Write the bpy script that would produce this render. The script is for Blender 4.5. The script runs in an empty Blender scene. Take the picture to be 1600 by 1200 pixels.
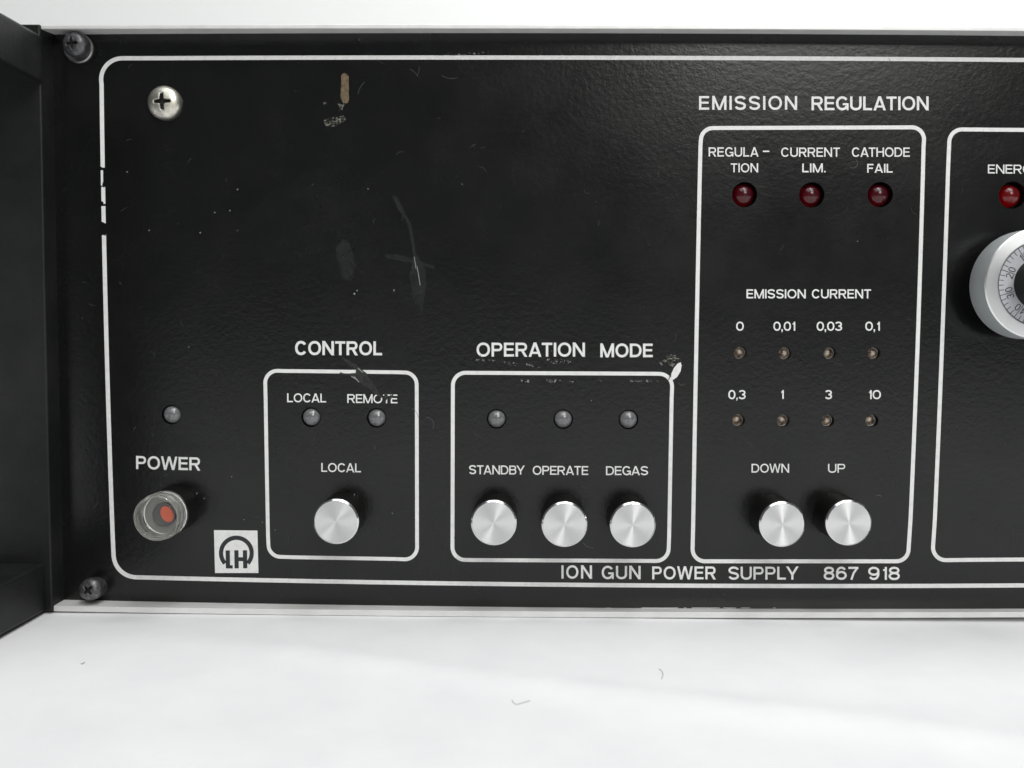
import bpy, bmesh, math, random
from mathutils import Matrix, Vector
random.seed(7)
S = bpy.context.scene
COL = S.collection
MM = 0.001
# ------------------------------------------------------------------ camera
F, W0, H0 = 1350.0, 800.0, 600.0          # focal length and centre, in photo pixels
D = 201.5                                  # camera to panel, mm
def rot():
    rx, ry, rz = (math.radians(a) for a in (-3.64, -0.711, -0.319))
    Rx = Matrix(((1,0,0),(0,math.cos(rx),-math.sin(rx)),(0,math.sin(rx),math.cos(rx))))
    Ry = Matrix(((math.cos(ry),0,math.sin(ry)),(0,1,0),(-math.sin(ry),0,math.cos(ry))))
    Rz = Matrix(((math.cos(rz),-math.sin(rz),0),(math.sin(rz),math.cos(rz),0),(0,0,1)))
    return Ry @ Rx @ Rz
R = rot()
ZC = 66.92                                  # camera height above the table, mm
def P(px, py, d=0.0):
    """photo pixel -> point on the plane d mm in front of the panel (metres)"""
    v = R @ Vector(((px-W0)/F, (py-H0)/F, 1.0))
    t = (D-d)/v.z
    return Vector((v.x*t, -d, -v.y*t + ZC))*MM
def PT(px, py, z=0.0):
    """photo pixel -> point on the table"""
    v = R @ Vector(((px-W0)/F, (py-H0)/F, 1.0))
    t = (ZC-z)/v.y
    return Vector((v.x*t, v.z*t-D, z))*MM
cam = bpy.data.cameras.new('camera'); co = bpy.data.objects.new('camera', cam); COL.objects.link(co)
A = Matrix(((1,0,0),(0,0,1),(0,-1,0)))     # (right, down, forward) -> world
B = Matrix(((1,0,0),(0,-1,0),(0,0,-1)))
M4 = (A @ R @ B).to_4x4(); M4.translation = Vector((0, -D, ZC))*MM
co.matrix_world = M4
cam.sensor_width = 36; cam.lens = 36*F/1600
cam.clip_start = 0.005; cam.clip_end = 50
cam.dof.use_dof = True; cam.dof.focus_distance = 0.200; cam.dof.aperture_fstop = 18
S.camera = co
# ------------------------------------------------------------------ light
w = bpy.data.worlds.new('World'); S.world = w; w.use_nodes = True
w.node_tree.nodes['Background'].inputs[0].default_value = (0.93, 0.97, 1.0, 1)
w.node_tree.nodes['Background'].inputs[1].default_value = 0.09
def area(name, loc, target, sx, sy, power, col=(1,1,1)):
    l = bpy.data.lights.new(name, 'AREA'); l.shape = 'RECTANGLE'; l.size = sx; l.size_y = sy
    l.energy = power; l.color = col
    o = bpy.data.objects.new(name, l); COL.objects.link(o); o.location = loc
    o.rotation_euler = (Vector(target)-Vector(loc)).to_track_quat('-Z', 'Y').to_euler()
    return o
area('ceiling_tube', (0.26, -0.55, 1.05), (0.0, -0.02, 0.03), 0.07, 0.70, 3.1, (1.0, 0.985, 0.95))
area('overhead_fill', (0.10, -0.75, 1.45), (0.05, -0.1, 0.0), 1.5, 1.1, 11.6, (0.97, 0.99, 1.0))  # unseen soft fill, added overhead to ease the shadows on the table
area('window_light', (0.44, -1.15, 0.72), (0.05, 0, 0.08), 0.40, 0.36, 4.6, (1.0, 0.99, 0.96))
area('wall_fill', (0.45, 0.10, 1.0), (0.25, 0.62, 0.15), 0.7, 0.3, 6.5)  # unseen fill light brightening the wall behind the unit
S.view_settings.view_transform = 'Standard'; S.view_settings.look = 'None'
S.view_settings.exposure = 0.0; S.view_settings.gamma = 1.0
# ------------------------------------------------------------------ materials
class NT:
    def __init__(s, name):
        s.m = bpy.data.materials.new(name); s.m.use_nodes = True
        s.n = s.m.node_tree.nodes; s.l = s.m.node_tree.links; s.b = s.n['Principled BSDF']
    def add(s, t, **k):
        x = s.n.new(t)
        for a, b in k.items(): setattr(x, a, b)
        return x
    def link(s, a, b): s.l.new(a, b)
    def noise(s, scale, detail=3, rough=0.5, vec=None):
        t = s.add('ShaderNodeTexNoise'); t.inputs['Scale'].default_value = scale
        t.inputs['Detail'].default_value = detail; t.inputs['Roughness'].default_value = rough
        c = s.add('ShaderNodeTexCoord'); s.link(c.outputs['Object'], t.inputs['Vector'])
        return t
    def ramp(s, src, stops):
        r = s.add('ShaderNodeValToRGB'); e = r.color_ramp.elements
        while len(e) < len(stops): e.new(0.5)
        for q, (p, c) in zip(e, stops): q.position = p; q.color = (c+(1,)) if isinstance(c, tuple) else (c, c, c, 1)
        s.link(src, r.inputs[0]); return r
    def bump(s, src, strength, dist):
        b = s.add('ShaderNodeBump'); b.inputs['Strength'].default_value = strength
        b.inputs['Distance'].default_value = dist; s.link(src, b.inputs['Height'])
        s.link(b.outputs[0], s.b.inputs['Normal']); return b
def pr(name, col, rough=0.5, metal=0.0, **k):
    t = NT(name); b = t.b
    b.inputs['Base Color'].default_value = (*col, 1); b.inputs['Roughness'].default_value = rough
    b.inputs['Metallic'].default_value = metal
    for a, v in k.items(): b.inputs[a.replace('_', ' ')].default_value = v
    return t
# black crinkle-free orange peel paint
t = pr('black_panel_paint', (0.0085, 0.0088, 0.0086), 0.34, Specular_IOR_Level=0.42)
n1 = t.noise(900, 4, 0.6); t.bump(n1.outputs[0], 0.17, 0.0003)
n2 = t.noise(38, 7, 0.7); r = t.ramp(n2.outputs[0], [(0.3, 0.20), (0.7, 0.31)]); t.link(r.outputs[0], t.b.inputs['Roughness'])
n3 = t.noise(90, 6, 0.7); r = t.ramp(n3.outputs[0], [(0.35, (0.0048,0.0053,0.0051)), (0.75, (0.0078,0.0079,0.0074))]); t.link(r.outputs[0], t.b.inputs['Base Color'])
M_PANEL = t.m
t = pr('black_handle_coating', (0.016, 0.018, 0.018), 0.5, Specular_IOR_Level=0.4)
n = t.noise(900, 3); t.bump(n.outputs[0], 0.25, 0.0003)
n2 = t.noise(70, 6, 0.65); r = t.ramp(n2.outputs[0], [(0.35, (0.0055,0.0065,0.0062)), (0.8, (0.019,0.020,0.019))]); t.link(r.outputs[0], t.b.inputs['Base Color'])
M_HANDLE = t.m
t = pr('white_screen_print', (0.80, 0.80, 0.79), 0.55)
n = t.noise(700, 4); r = t.ramp(n.outputs[0], [(0.2, (0.70,0.705,0.70)), (0.55, (0.82,0.82,0.805))]); t.link(r.outputs[0], t.b.inputs['Base Color'])
M_PRINT = t.m
M_INK = pr('dark_logo_ink', (0.02, 0.02, 0.024), 0.5).m
t = pr('satin_aluminium_rail', (0.85, 0.85, 0.84), 0.45, 0.25)
n = t.noise(150, 5, 0.6); r = t.ramp(n.outputs[0], [(0.3, (0.76,0.755,0.735)), (0.7, (0.87,0.87,0.86))]); t.link(r.outputs[0], t.b.inputs['Base Color'])
M_RAIL = t.m
M_CASE = pr('light_grey_case_paint', (0.72, 0.72, 0.71), 0.5).m
t = pr('white_paper', (0.85, 0.853, 0.857), 0.75)
n = t.noise(45, 6, 0.6); r = t.ramp(n.outputs[0], [(0.3, (0.775,0.78,0.79)), (0.65, (0.83,0.832,0.838))]); t.link(r.outputs[0], t.b.inputs['Base Color'])
n2 = t.noise(160, 3); t.bump(n2.outputs[0], 0.06, 0.001)
M_PAPER = t.m
M_WALL = pr('white_wall_paint', (0.86, 0.87, 0.86), 0.8).m
# turned aluminium, brushed in circles
def turned(name, rough, aniso, col=(0.80, 0.80, 0.80)):
    t = pr(name, col, rough, 1.0, Anisotropic=aniso, Anisotropic_Rotation=0.25)
    tg = t.add('ShaderNodeTangent', direction_type='RADIAL', axis='Z'); t.link(tg.outputs[0], t.b.inputs['Tangent'])
    # fine turning grooves, alternating in sheen with radius
    c = t.add('ShaderNodeTexCoord'); x = t.add('ShaderNodeSeparateXYZ'); t.link(c.outputs['Object'], x.inputs[0])
    cb = t.add('ShaderNodeCombineXYZ'); t.link(x.outputs[0], cb.inputs[0]); t.link(x.outputs[1], cb.inputs[1])
    ln = t.add('ShaderNodeVectorMath', operation='LENGTH'); t.link(cb.outputs[0], ln.inputs[0])
    nz = t.add('ShaderNodeTexNoise', noise_dimensions='1D'); nz.inputs['Scale'].default_value = 9000
    t.link(ln.outputs['Value'], nz.inputs['W'])
    r = t.ramp(nz.outputs[0], [(0.3, rough-0.03), (0.7, rough+0.03)]); t.link(r.outputs[0], t.b.inputs['Roughness'])
    return t.m
M_TURNED = turned('turned_aluminium_face', 0.33, 0.90, (0.73,0.73,0.73))
M_TURNEDR = pr('polished_aluminium_edge', (0.85, 0.85, 0.85), 0.18, 1.0).m
M_DIAL = turned('satin_dial_aluminium', 0.42, 0.5, (0.95, 0.96, 0.96))
M_SCALE = pr('grey_dial_scale', (0.62, 0.62, 0.66), 0.42, 0.3).m
M_DIALSIDE = pr('grey_dial_side', (0.66, 0.70, 0.71), 0.42, 0.35).m
M_BLACK = pr('black_plastic', (0.007, 0.0065, 0.006), 0.32).m
M_HUB = pr('matt_black_plastic', (0.005, 0.005, 0.005), 0.6, Specular_IOR_Level=0.25).m
M_CAVITY = pr('black_cavity', (0.004, 0.004, 0.004), 0.7).m
t = pr('grey_led_plastic', (0.20, 0.20, 0.205), 0.22, 0.0, Coat_Weight=0.8, Coat_Roughness=0.06)
n = t.noise(1500, 3); r = t.ramp(n.outputs[0], [(0.3, (0.12,0.12,0.125)), (0.7, (0.19,0.19,0.195))]); t.link(r.outputs[0], t.b.inputs['Base Color'])
M_LEDGREY = t.m
def translucent_led(name, dcol, tcol):
    t = pr(name, dcol, 0.12, 0.0, Transmission_Weight=0.45, IOR=1.5, Coat_Weight=0.7, Coat_Roughness=0.05)
    return t.m
M_LEDRED = pr('red_led_plastic', (0.15, 0.003, 0.018), 0.26, 0.0, Transmission_Weight=0.80, IOR=1.4, Coat_Weight=0.35, Coat_Roughness=0.10).m
M_REDBASE = pr('red_led_base', (0.55, 0.01, 0.012), 0.5).m
t = pr('clear_led_die', (0.3, 0.2, 0.13), 0.3, 0.0, Coat_Weight=1.0, Coat_Roughness=0.08)
n = t.noise(1000, 2); r = t.ramp(n.outputs[0], [(0.35, (0.72,0.68,0.60)), (0.52, (0.50,0.36,0.24)), (0.64, (0.12,0.09,0.07))]); t.link(r.outputs[0], t.b.inputs['Base Color'])
M_DIE = t.m
M_CLEAR = pr('clear_plastic', (0.94, 0.94, 0.90), 0.05, 0.0, Transmission_Weight=0.92, IOR=1.46).m
M_FLOOR = pr('grey_button_floor', (0.26, 0.26, 0.25), 0.4).m
M_FLOORD = pr('dark_grey_button_floor', (0.10, 0.10, 0.10), 0.4).m
M_ORANGE = pr('orange_button_mark', (0.58, 0.13, 0.075), 0.5).m
t = pr('nickel_plated_steel', (0.78, 0.76, 0.68), 0.34, 1.0)
n = t.noise(900, 5, 0.65); r = t.ramp(n.outputs[0], [(0.3, (0.50,0.46,0.36)), (0.6, (0.80,0.78,0.71))]); t.link(r.outputs[0], t.b.inputs['Base Color'])
r2 = t.ramp(n.outputs[0], [(0.3, 0.55), (0.7, 0.30)]); t.link(r2.outputs[0], t.b.inputs['Roughness'])
M_NICKEL = t.m
t = pr('blackened_steel', (0.06, 0.06, 0.062), 0.42, 0.7)
n = t.noise(1200, 4); r = t.ramp(n.outputs[0], [(0.3, (0.05,0.05,0.055)), (0.7, (0.20,0.20,0.205))]); t.link(r.outputs[0], t.b.inputs['Base Color'])
M_BLACKSTEEL = t.m
def patchy(name, c0, c1, scale, lo, hi, rough=0.5, alpha=1.0):
    """worn mark: ragged cover by a noise mask"""
    t = pr(name, c0, rough)
    n = t.noise(scale, 5, 0.7); r = t.ramp(n.outputs[0], [(0.3, c0), (0.7, c1)]); t.link(r.outputs[0], t.b.inputs['Base Color'])
    n2 = t.noise(scale*0.8, 6, 0.75); r2 = t.ramp(n2.outputs[0], [(lo, 0.0), (hi, alpha)]); t.link(r2.outputs[0], t.b.inputs['Alpha'])
    return t.m
M_SMEAR = patchy('grey_rub_mark', (0.014,0.0155,0.0155), (0.022,0.024,0.024), 500, 0.15, 0.6, 0.5, 0.6)
M_SCUFF = patchy('grey_scuff', (0.018,0.0185,0.018), (0.034,0.034,0.032), 600, 0.10, 0.5, 0.5, 0.85)
M_HAZEMK = patchy('faint_grey_residue', (0.02,0.022,0.023), (0.035,0.037,0.038), 260, 0.45, 0.9, 0.6, 0.22)
M_SCRAPE = pr('scraped_black_paint', (0.018, 0.019, 0.018), 0.5).m
M_RUST = patchy('brown_corroded_spot', (0.22,0.165,0.095), (0.055,0.028,0.010), 1100, 0.30, 0.40, 0.7)
M_CRUMB = patchy('beige_crumbs', (0.25,0.24,0.20), (0.12,0.11,0.09), 1500, 0.50, 0.56, 0.7)
M_CHIP = patchy('pale_paint_chips', (0.42,0.42,0.40), (0.20,0.20,0.19), 1700, 0.53, 0.60, 0.6)
M_DUST = pr('pale_dust', (0.34, 0.35, 0.35), 0.8).m
M_DUSTD = pr('faint_dust', (0.06, 0.063, 0.062), 0.8).m
M_RECESS_SHADE = pr('painted_recess_shade', (0.012, 0.011, 0.009), 0.7).m  # near-black painted into the screw cross slots as their shade
M_GLINT = pr('pale_crescent_glint', (0.62, 0.58, 0.52), 0.15, 0.0, Coat_Weight=1.0, Transmission_Weight=0.3).m  # pale tone standing for the crescent highlight of the tiny lamps
M_HAIR = pr('dim_fibre', (0.11, 0.115, 0.112), 0.8).m
M_WASHER = pr('worn_black_washer', (0.34, 0.34, 0.33), 0.35, 0.9).m
M_LINT = pr('grey_lint', (0.22, 0.21, 0.22), 0.8).m
# ------------------------------------------------------------------ builders
def link(name, me, mat, parent=None, label=None, kind=None):
    if isinstance(me, bmesh.types.BMesh):
        bm = me; me = bpy.data.meshes.new(name); bm.to_mesh(me); bm.free()
    if mat and not me.materials:
        for m in (mat if isinstance(mat, (list, tuple)) else [mat]): me.materials.append(m)
    o = bpy.data.objects.new(name, me); COL.objects.link(o)
    if parent: o.parent = parent
    if label: o['label'] = label
    if kind: o['kind'] = kind
    return o
def facing(o, loc):
    o.location = loc; o.rotation_euler = (math.pi/2, 0, 0)
def lathe(profile, seg=64, mats=None, smooth=True, capped=True):
    """profile [(r, z, mat index)] in mm round local z"""
    bm = bmesh.new(); rings = []
    for (r, z, *_) in profile:
        if r < 1e-6: rings.append([bm.verts.new((0, 0, z*MM))])
        else: rings.append([bm.verts.new((r*MM*math.cos(a), r*MM*math.sin(a), z*MM)) for a in (2*math.pi*i/seg for i in range(seg))])
    for k in range(len(rings)-1):
        a, b = rings[k], rings[k+1]; mi = profile[k+1][2] if len(profile[k+1]) > 2 else 0
        for i in range(seg):
            j = (i+1) % seg
            if len(a) == 1 and len(b) == 1: continue
            vs = [a[0], b[i], b[j]] if len(a) == 1 else ([a[i], b[0], a[j]] if len(b) == 1 else [a[i], b[i], b[j], a[j]])
            f = bm.faces.new(vs); f.material_index = mi; f.smooth = smooth
    bmesh.ops.recalc_face_normals(bm, faces=bm.faces)
    # split hard corners
    if smooth:
        es = [e for e in bm.edges if len(e.link_faces) == 2 and e.calc_face_angle(0) > math.radians(32)]
        bmesh.ops.split_edges(bm, edges=es)
    return bm
def prism(front, back):
    """closed solid between two matching outlines of world points"""
    bm = bmesh.new(); a = [bm.verts.new(p) for p in front]; b = [bm.verts.new(p) for p in back]
    bm.faces.new(a); bm.faces.new(b[::-1]); n = len(a)
    for i in range(n): bm.faces.new([a[i], b[i], b[(i+1) % n], a[(i+1) % n]])
    bmesh.ops.recalc_face_normals(bm, faces=bm.faces); return bm
def bevel(o, width, seg=2, angle=30):
    m = o.modifiers.new('bevel', 'BEVEL'); m.width = width*MM; m.segments = seg; m.limit_method = 'ANGLE'; m.angle_limit = math.radians(angle)
def lerp(tab, x):
    if x <= tab[0][0]: (x0, y0), (x1, y1) = tab[0], tab[1]
    elif x >= tab[-1][0]: (x0, y0), (x1, y1) = tab[-2], tab[-1]
    else:
        for (x0, y0), (x1, y1) in zip(tab, tab[1:]):
            if x0 <= x <= x1: break
    return y0+(y1-y0)*(x-x0)/(x1-x0)
def smooth_tab(tab, xs):
    """quadratic least squares through the table inside it, straight on beyond its last point"""
    import numpy as np
    c = np.polyfit([a for a, _ in tab], [b for _, b in tab], 2); hi = tab[-1][0]
    s = 2*c[0]*hi+c[1]; yh = float(np.polyval(c, hi))
    return [(x, float(np.polyval(c, x)) if x <= hi else yh+float(s)*(x-hi)) for x in xs]
# ------------------------------------------------------------------ setting
def paper_z(x, y):
    """soft folds in the paper on the table, mm in and out"""
    z = 0.0
    for (ax, ay, bx, by, wd, h) in FOLDS:
        dx, dy = bx-ax, by-ay; L = math.hypot(dx, dy); s = ((x-ax)*dx+(y-ay)*dy)/L; d = ((x-ax)*dy-(y-ay)*dx)/L
        e = 1/(1+math.exp(-(s+4)/8))*1/(1+math.exp((s-L-20)/15))
        z += h*e*math.exp(-(d/wd)**2)
    z += 0.10*math.sin(x*0.055+y*0.03)+0.07*math.sin(x*0.03-y*0.11+1.3)
    return z
def fold(x0, y0, x1, y1, wd, h):
    a, b = PT(x0, y0)/MM, PT(x1, y1)/MM; return (a.x, a.y, b.x, b.y, wd, h)
FOLDS = [fold(430, 1018, 1640, 1172, 4.5, 1.0), fold(1180, 1110, 1700, 1150, 6.0, 0.5), fold(-100, 1120, 500, 1190, 9, 0.4), fold(250, 1000, 900, 1046, 6, 0.3)]
def sheet():
    bm = bmesh.new(); g = {}
    xs = [-900, -600, -400, -260]+[-180+3.0*i for i in range(160)]+[340, 500, 800, 1200]
    ys = [-1500, -900, -500, -300]+[-200+2.5*i for i in range(85)]+[60, 150, 300, 500, 620]
    for i, x in enumerate(xs):
        for j, y in enumerate(ys):
            k = 1.0 if y < -10 else 0.0 if y > 0 else (-y/10)
            g[i, j] = bm.verts.new((x*MM, y*MM, (paper_z(x, y)*k)*MM))
    for i in range(len(xs)-1):
        for j in range(len(ys)-1):
            f = bm.faces.new([g[i, j], g[i+1, j], g[i+1, j+1], g[i, j+1]]); f.smooth = True
    return bm
link('table_top', sheet(), M_PAPER, kind='structure')
bm = bmesh.new()
for q in [(-3, 0.62, -0.3), (4, 0.62, -0.3), (4, 0.62, 3), (-3, 0.62, 3)]: bm.verts.new(q)
bm.faces.new(list(bm.verts)); link('wall', bm, M_WALL, kind='structure')
# ------------------------------------------------------------------ the power supply
unit = bpy.data.objects.new('power_supply', None); COL.objects.link(unit)
unit.location = (0, 0, 0)
unit['label'] = 'black rack-mounted ion gun power supply with white lettering, round aluminium buttons and a side handle'
unit['category'] = 'power supply'
XS = [40, 100, 200, 300, 400, 500, 600, 700, 800, 900, 1000, 1100, 1200, 1300, 1400, 1500, 1600, 1900, 2300, 3000]
TOPE = smooth_tab([(120, 53.4), (400, 52.8), (800, 52.0), (1200, 52.2), (1600, 56.5)], XS)      # panel edge under the top rail
BOTE = smooth_tab([(105, 937.5), (400, 942.5), (800, 948.8), (1000, 950.3), (1200, 951), (1600, 951)], XS)
LEDS_GREY = [(268,648,14.6,'below the silver screw, above the word POWER'),(486,652,14.6,'under the word LOCAL'),(588.5,653,14.6,'under the worn word REMOTE'),
             (776,654.5,14.6,'above the word STANDBY'),(880,655,14.6,'above the word OPERATE'),(982,655.5,14.6,'above the word DEGAS')]
LEDS_RED = [(1163.5,304,17.6,'under the word REGULATION'),(1268.5,304.5,17.6,'under the words CURRENT LIM.'),(1375.5,304,17.6,'under the words CATHODE FAIL'),(1582,305,19,'under the word ENERGY')]
LEDS_TINY = [(1157,551.5,'0'),(1227,552,'0,01'),(1297,552,'0,03'),(1366,552,'0,1'),(1154,657,'0,3'),(1224,657.5,'1'),(1294,657.5,'3'),(1362.5,657.5,'10')]
PXMM = F/D
# front panel with real holes for the lamps
cu = bpy.data.curves.new('front_panel', 'CURVE'); cu.dimensions = '2D'; cu.fill_mode = 'BOTH'; cu.extrude = 1.5*MM
def spline(pts):
    sp = cu.splines.new('POLY'); sp.points.add(len(pts)-1); sp.use_cyclic_u = True
    for q, p in zip(sp.points, pts): q.co = (p.x, p.z, 0, 1)
spline([P(x, y-10) for x, y in TOPE]+[P(x, y+10) for x, y in reversed(BOTE)])
def hole(px, py, rpx):
    c = P(px, py); r = rpx/PXMM*MM
    spline([Vector((c.x+r*math.cos(a), 0, c.z+r*math.sin(a))) for a in (2*math.pi*i/40 for i in range(40))])
for x, y, r, _ in LEDS_GREY: hole(x, y, r+.9)
for x, y, r, _ in LEDS_RED: hole(x, y, r+1.7)
for x, y, _ in LEDS_TINY: hole(x, y, 10.0)
tmp = bpy.data.objects.new('tmp', cu); COL.objects.link(tmp)
bpy.context.view_layer.update()
me = bpy.data.meshes.new_from_object(tmp.evaluated_get(bpy.context.evaluated_depsgraph_get()))
bpy.data.objects.remove(tmp); bpy.data.curves.remove(cu)
panel = link('front_panel', me, M_PANEL, unit); panel.rotation_euler = (math.pi/2, 0, 0); panel.location = (0, 1.5*MM, 0)
# chassis behind
x0, x1 = P(70, 500).x, P(3000, 500).x; zt, zb = P(800, 46).z, 0.0018
def box(lo, hi):
    bm = bmesh.new(); bmesh.ops.create_cube(bm, size=1)
    for v in bm.verts: v.co = Vector([(a+b)/2+(b-a)*c for a, b, c in zip(lo, hi, v.co)])
    return bm
o = link('case', box((x0, 0.006, zb), (x1, 0.26, zt)), M_CASE, unit); bevel(o, 0.8)
o = link('backing_plate', box((x0, 0.0033, zb+0.002), (x1, 0.0058, zt-0.002)), M_CAVITY, unit)
# rails: an aluminium lip along top and bottom
def strip_solid(rows):
    """rows: lists of world points along x, forming the closed cross section"""
    bm = bmesh.new(); V = [[bm.verts.new(p) for p in r] for r in rows]; n = len(V)
    for k in range(n):
        a, b = V[k], V[(k+1) % n]
        for i in range(len(a)-1): bm.faces.new([a[i], a[i+1], b[i+1], b[i]])
    bm.faces.new([r[0] for r in V]); bm.faces.new([r[-1] for r in V][::-1])
    bmesh.ops.recalc_face_normals(bm, faces=bm.faces); return bm
RD = 4.6
def row(tab, d, dz=0.0, y=None):
    out = []
    for px, py in tab:
        p = P(px, py, d)
        if y is not None: p.y = y*MM
        p.z += dz*MM; out.append(p)
    return out
XR = [84]+XS[1:]
TOPF = smooth_tab([(62, 45.0), (400, 45.3), (800, 44.8), (1200, 45.0), (1600, 49.0)], [62]+XS[1:])    # lower front arris of top lip
te = row(smooth_tab([(120, 53.4), (400, 52.8), (800, 52.0), (1200, 52.2), (1600, 56.5)], XR), 0)
tf = row(TOPF, RD)
top = strip_solid([te, tf, [p+Vector((0, 0, 0.9*MM)) for p in tf], [Vector((p.x, 0.005, q.z+0.9*MM)) for p, q in zip(te, tf)], [Vector((p.x, 0.005, p.z)) for p in te]])
o = link('top_rail', top, M_RAIL, unit, 'pale aluminium lip above the black panel'); bevel(o, 0.18)
BOTF = smooth_tab([(85, 947), (400, 951), (800, 955), (1000, 956.6), (1200, 957), (1600, 956.4)], XR)
BOTL = smooth_tab([(85, 955), (400, 960.5), (800, 964), (1000, 965), (1200, 965.7), (1600, 964.7)], XR)
be = row(smooth_tab([(105, 937.5), (400, 942.5), (800, 948.8), (1000, 950.3), (1200, 951), (1600, 951)], XR), 0)
bf = row(BOTF, RD); bl = row(BOTL, RD)
bot = strip_solid([be, bf, bl, [Vector((p.x, 0.005, p.z)) for p in bl], [Vector((p.x, 0.005, p.z)) for p in be]])
o = link('bottom_rail', bot, M_RAIL, unit, 'pale aluminium lip below the black panel, resting on the white paper'); bevel(o, 0.18)
# rubber shim line under the rail
# handle at the left end
edge = [(62, 37.5), (65.5, 200), (70, 450), (74.5, 650), (78, 800), (82, 956)]
fr = [P(x, y, 5.2) for x, y in edge]; xl = P(-230, 500).x
front = fr+[Vector((xl, fr[0].y, fr[-1].z)), Vector((xl, fr[0].y, fr[0].z))]
back = [Vector((p.x, 0.006, p.z)) for p in front]
handle = link('rack_handle', prism(front, back), M_HANDLE, unit, 'black handle bracket at the left end of the panel'); bevel(handle, 0.35)
def arm(ya, yb, name):
    a, b = P(65.5, ya, 5.2), P(65.5, yb, 5.2); xr = a.x
    if yb > 500: xr = P(70, 900, 5.2).x; a = P(70, ya, 5.2); b = P(68, yb, 5.2)
    zt, zb = a.z, b.z; xl = xr-0.016; s = (zt-zb)*0.05
    fr = [Vector((xr-0.0004, -0.042, zt-s)), Vector((xr-0.0004, -0.042, zb+s)), Vector((xl, -0.042, zb+s)), Vector((xl, -0.042, zt-s))]
    bk = [Vector((xr, -0.0050, zt)), Vector((xr, -0.0050, zb)), Vector((xl, -0.0050, zb)), Vector((xl, -0.0050, zt))]
    o = link(name, prism(fr, bk), M_HANDLE, handle); bevel(o, 0.7, 3); return zt, zb, xl, xr
zt1, _, xl1, xr1 = arm(55, 130, 'handle_arm'); _, zb2, _, _ = arm(880, 955, 'handle_arm')
o = link('handle_grip', box((xl1, -0.052, zb2+0.0005), (xr1-0.0004, -0.0421, zt1-0.0005)), M_HANDLE, handle); bevel(o, 2.0, 4)
# ------------------------------------------------------------------ print
PRINT_D = 0.03
LAY = 0.005
def strip(bm, pts, width, depth, closed=False, clip=None, tr=None):
    """flat band of constant width along pts (pixel plane), mitred; clip=(vmin, vmax) in its own plane; tr maps to pixels"""
    n = len(pts); L, Rr = [], []
    for i in range(n):
        p = pts[i]
        if closed: a, b = pts[i-1], pts[(i+1) % n]
        else: a = pts[i-1] if i else None; b = pts[i+1] if i < n-1 else None
        def un(u, v):
            d = math.hypot(v[0]-u[0], v[1]-u[1]) or 1; return ((v[0]-u[0])/d, (v[1]-u[1])/d)
        d1 = un(a, p) if a else un(p, b); d2 = un(p, b) if b else d1
        n1 = (-d1[1], d1[0]); n2 = (-d2[1], d2[0]); mx, my = n1[0]+n2[0], n1[1]+n2[1]; ml = math.hypot(mx, my) or 1
        mx, my = mx/ml, my/ml; k = width/2/max(0.35, mx*n1[0]+my*n1[1])
        L.append((p[0]+mx*k, p[1]+my*k)); Rr.append((p[0]-mx*k, p[1]-my*k))
    for i in range(n if closed else n-1):
        j = (i+1) % n; poly = [L[i], Rr[i], Rr[j], L[j]]
        if clip:
            for side, lim in ((1, clip[0]), (-1, clip[1])):
                out = []
                for q in range(len(poly)):
                    A_, B_ = poly[q], poly[(q+1) % len(poly)]; fa, fb = side*(A_[1]-lim), side*(B_[1]-lim)
                    if fa >= 0: out.append(A_)
                    if fa*fb < 0: s = fa/(fa-fb); out.append((A_[0]+s*(B_[0]-A_[0]), A_[1]+s*(B_[1]-A_[1])))
                poly = out
                if len(poly) < 3: break
        if len(poly) < 3: continue
        ws = [P(*(tr(*q) if tr else q), depth) for q in poly]
        nn = (ws[1]-ws[0]).cross(ws[2]-ws[0])
        if nn.y > 0: ws = ws[::-1]
        try: bm.faces.new([bm.verts.new(q) for q in ws])
        except ValueError: pass
def fan(bm, pts, depth):
    ws = [P(x, y, depth) for x, y in pts]
    if (ws[1]-ws[0]).cross(ws[2]-ws[0]).y > 0: ws = ws[::-1]
    bm.faces.new([bm.verts.new(q) for q in ws])
# rounded frames: side lines given by sampled points
def rframe(L, T, Rt, Bt, rad, skip=()):
    """L,Rt: [(y,x)] ; T,Bt: [(x,y)]; returns closed pixel outline"""
    def corner(cx, cy, sx, sy):
        # sx,sy point outwards
        return [(cx+sx*rad*math.cos(a), cy+sy*rad*math.sin(a)) for a in (math.pi/2*i/9 for i in range(10))]
    xtl, ytl = lerp(L, 100 if L[0][0] < 130 else L[0][0]), None
    def cor(V, Hh):
        y = Hh[0][1]; x = lerp(V, y)
        for _ in range(5): y = lerp(Hh, x); x = lerp(V, y)
        return x, y
    tl, trr, br, bl_ = cor(L, T), cor(Rt, T), cor(Rt, Bt), cor(L, Bt)
    pts = []
    c = corner(tl[0]+rad, tl[1]+rad, -1, -1); pts += c                     # left -> top
    pts += [p for p in smooth_pts(T) if tl[0]+rad+8 < p[0] < trr[0]-rad-8]
    c = corner(trr[0]-rad, trr[1]+rad, 1, -1); pts += c[::-1]
    pts += [(x, y) for y, x in smooth_pts(Rt) if trr[1]+rad+8 < y < br[1]-rad-8]
    pts += corner(br[0]-rad, br[1]-rad, 1, 1)
    pts += [p for p in reversed(smooth_pts(Bt)) if bl_[0]+rad+8 < p[0] < br[0]-rad-8]
    pts += corner(bl_[0]+rad, bl_[1]-rad, -1, 1)[::-1]
    pts += [(x, y) for y, x in reversed(smooth_pts(L)) if tl[1]+rad+8 < y < bl_[1]-rad-8]
    return pts
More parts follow.
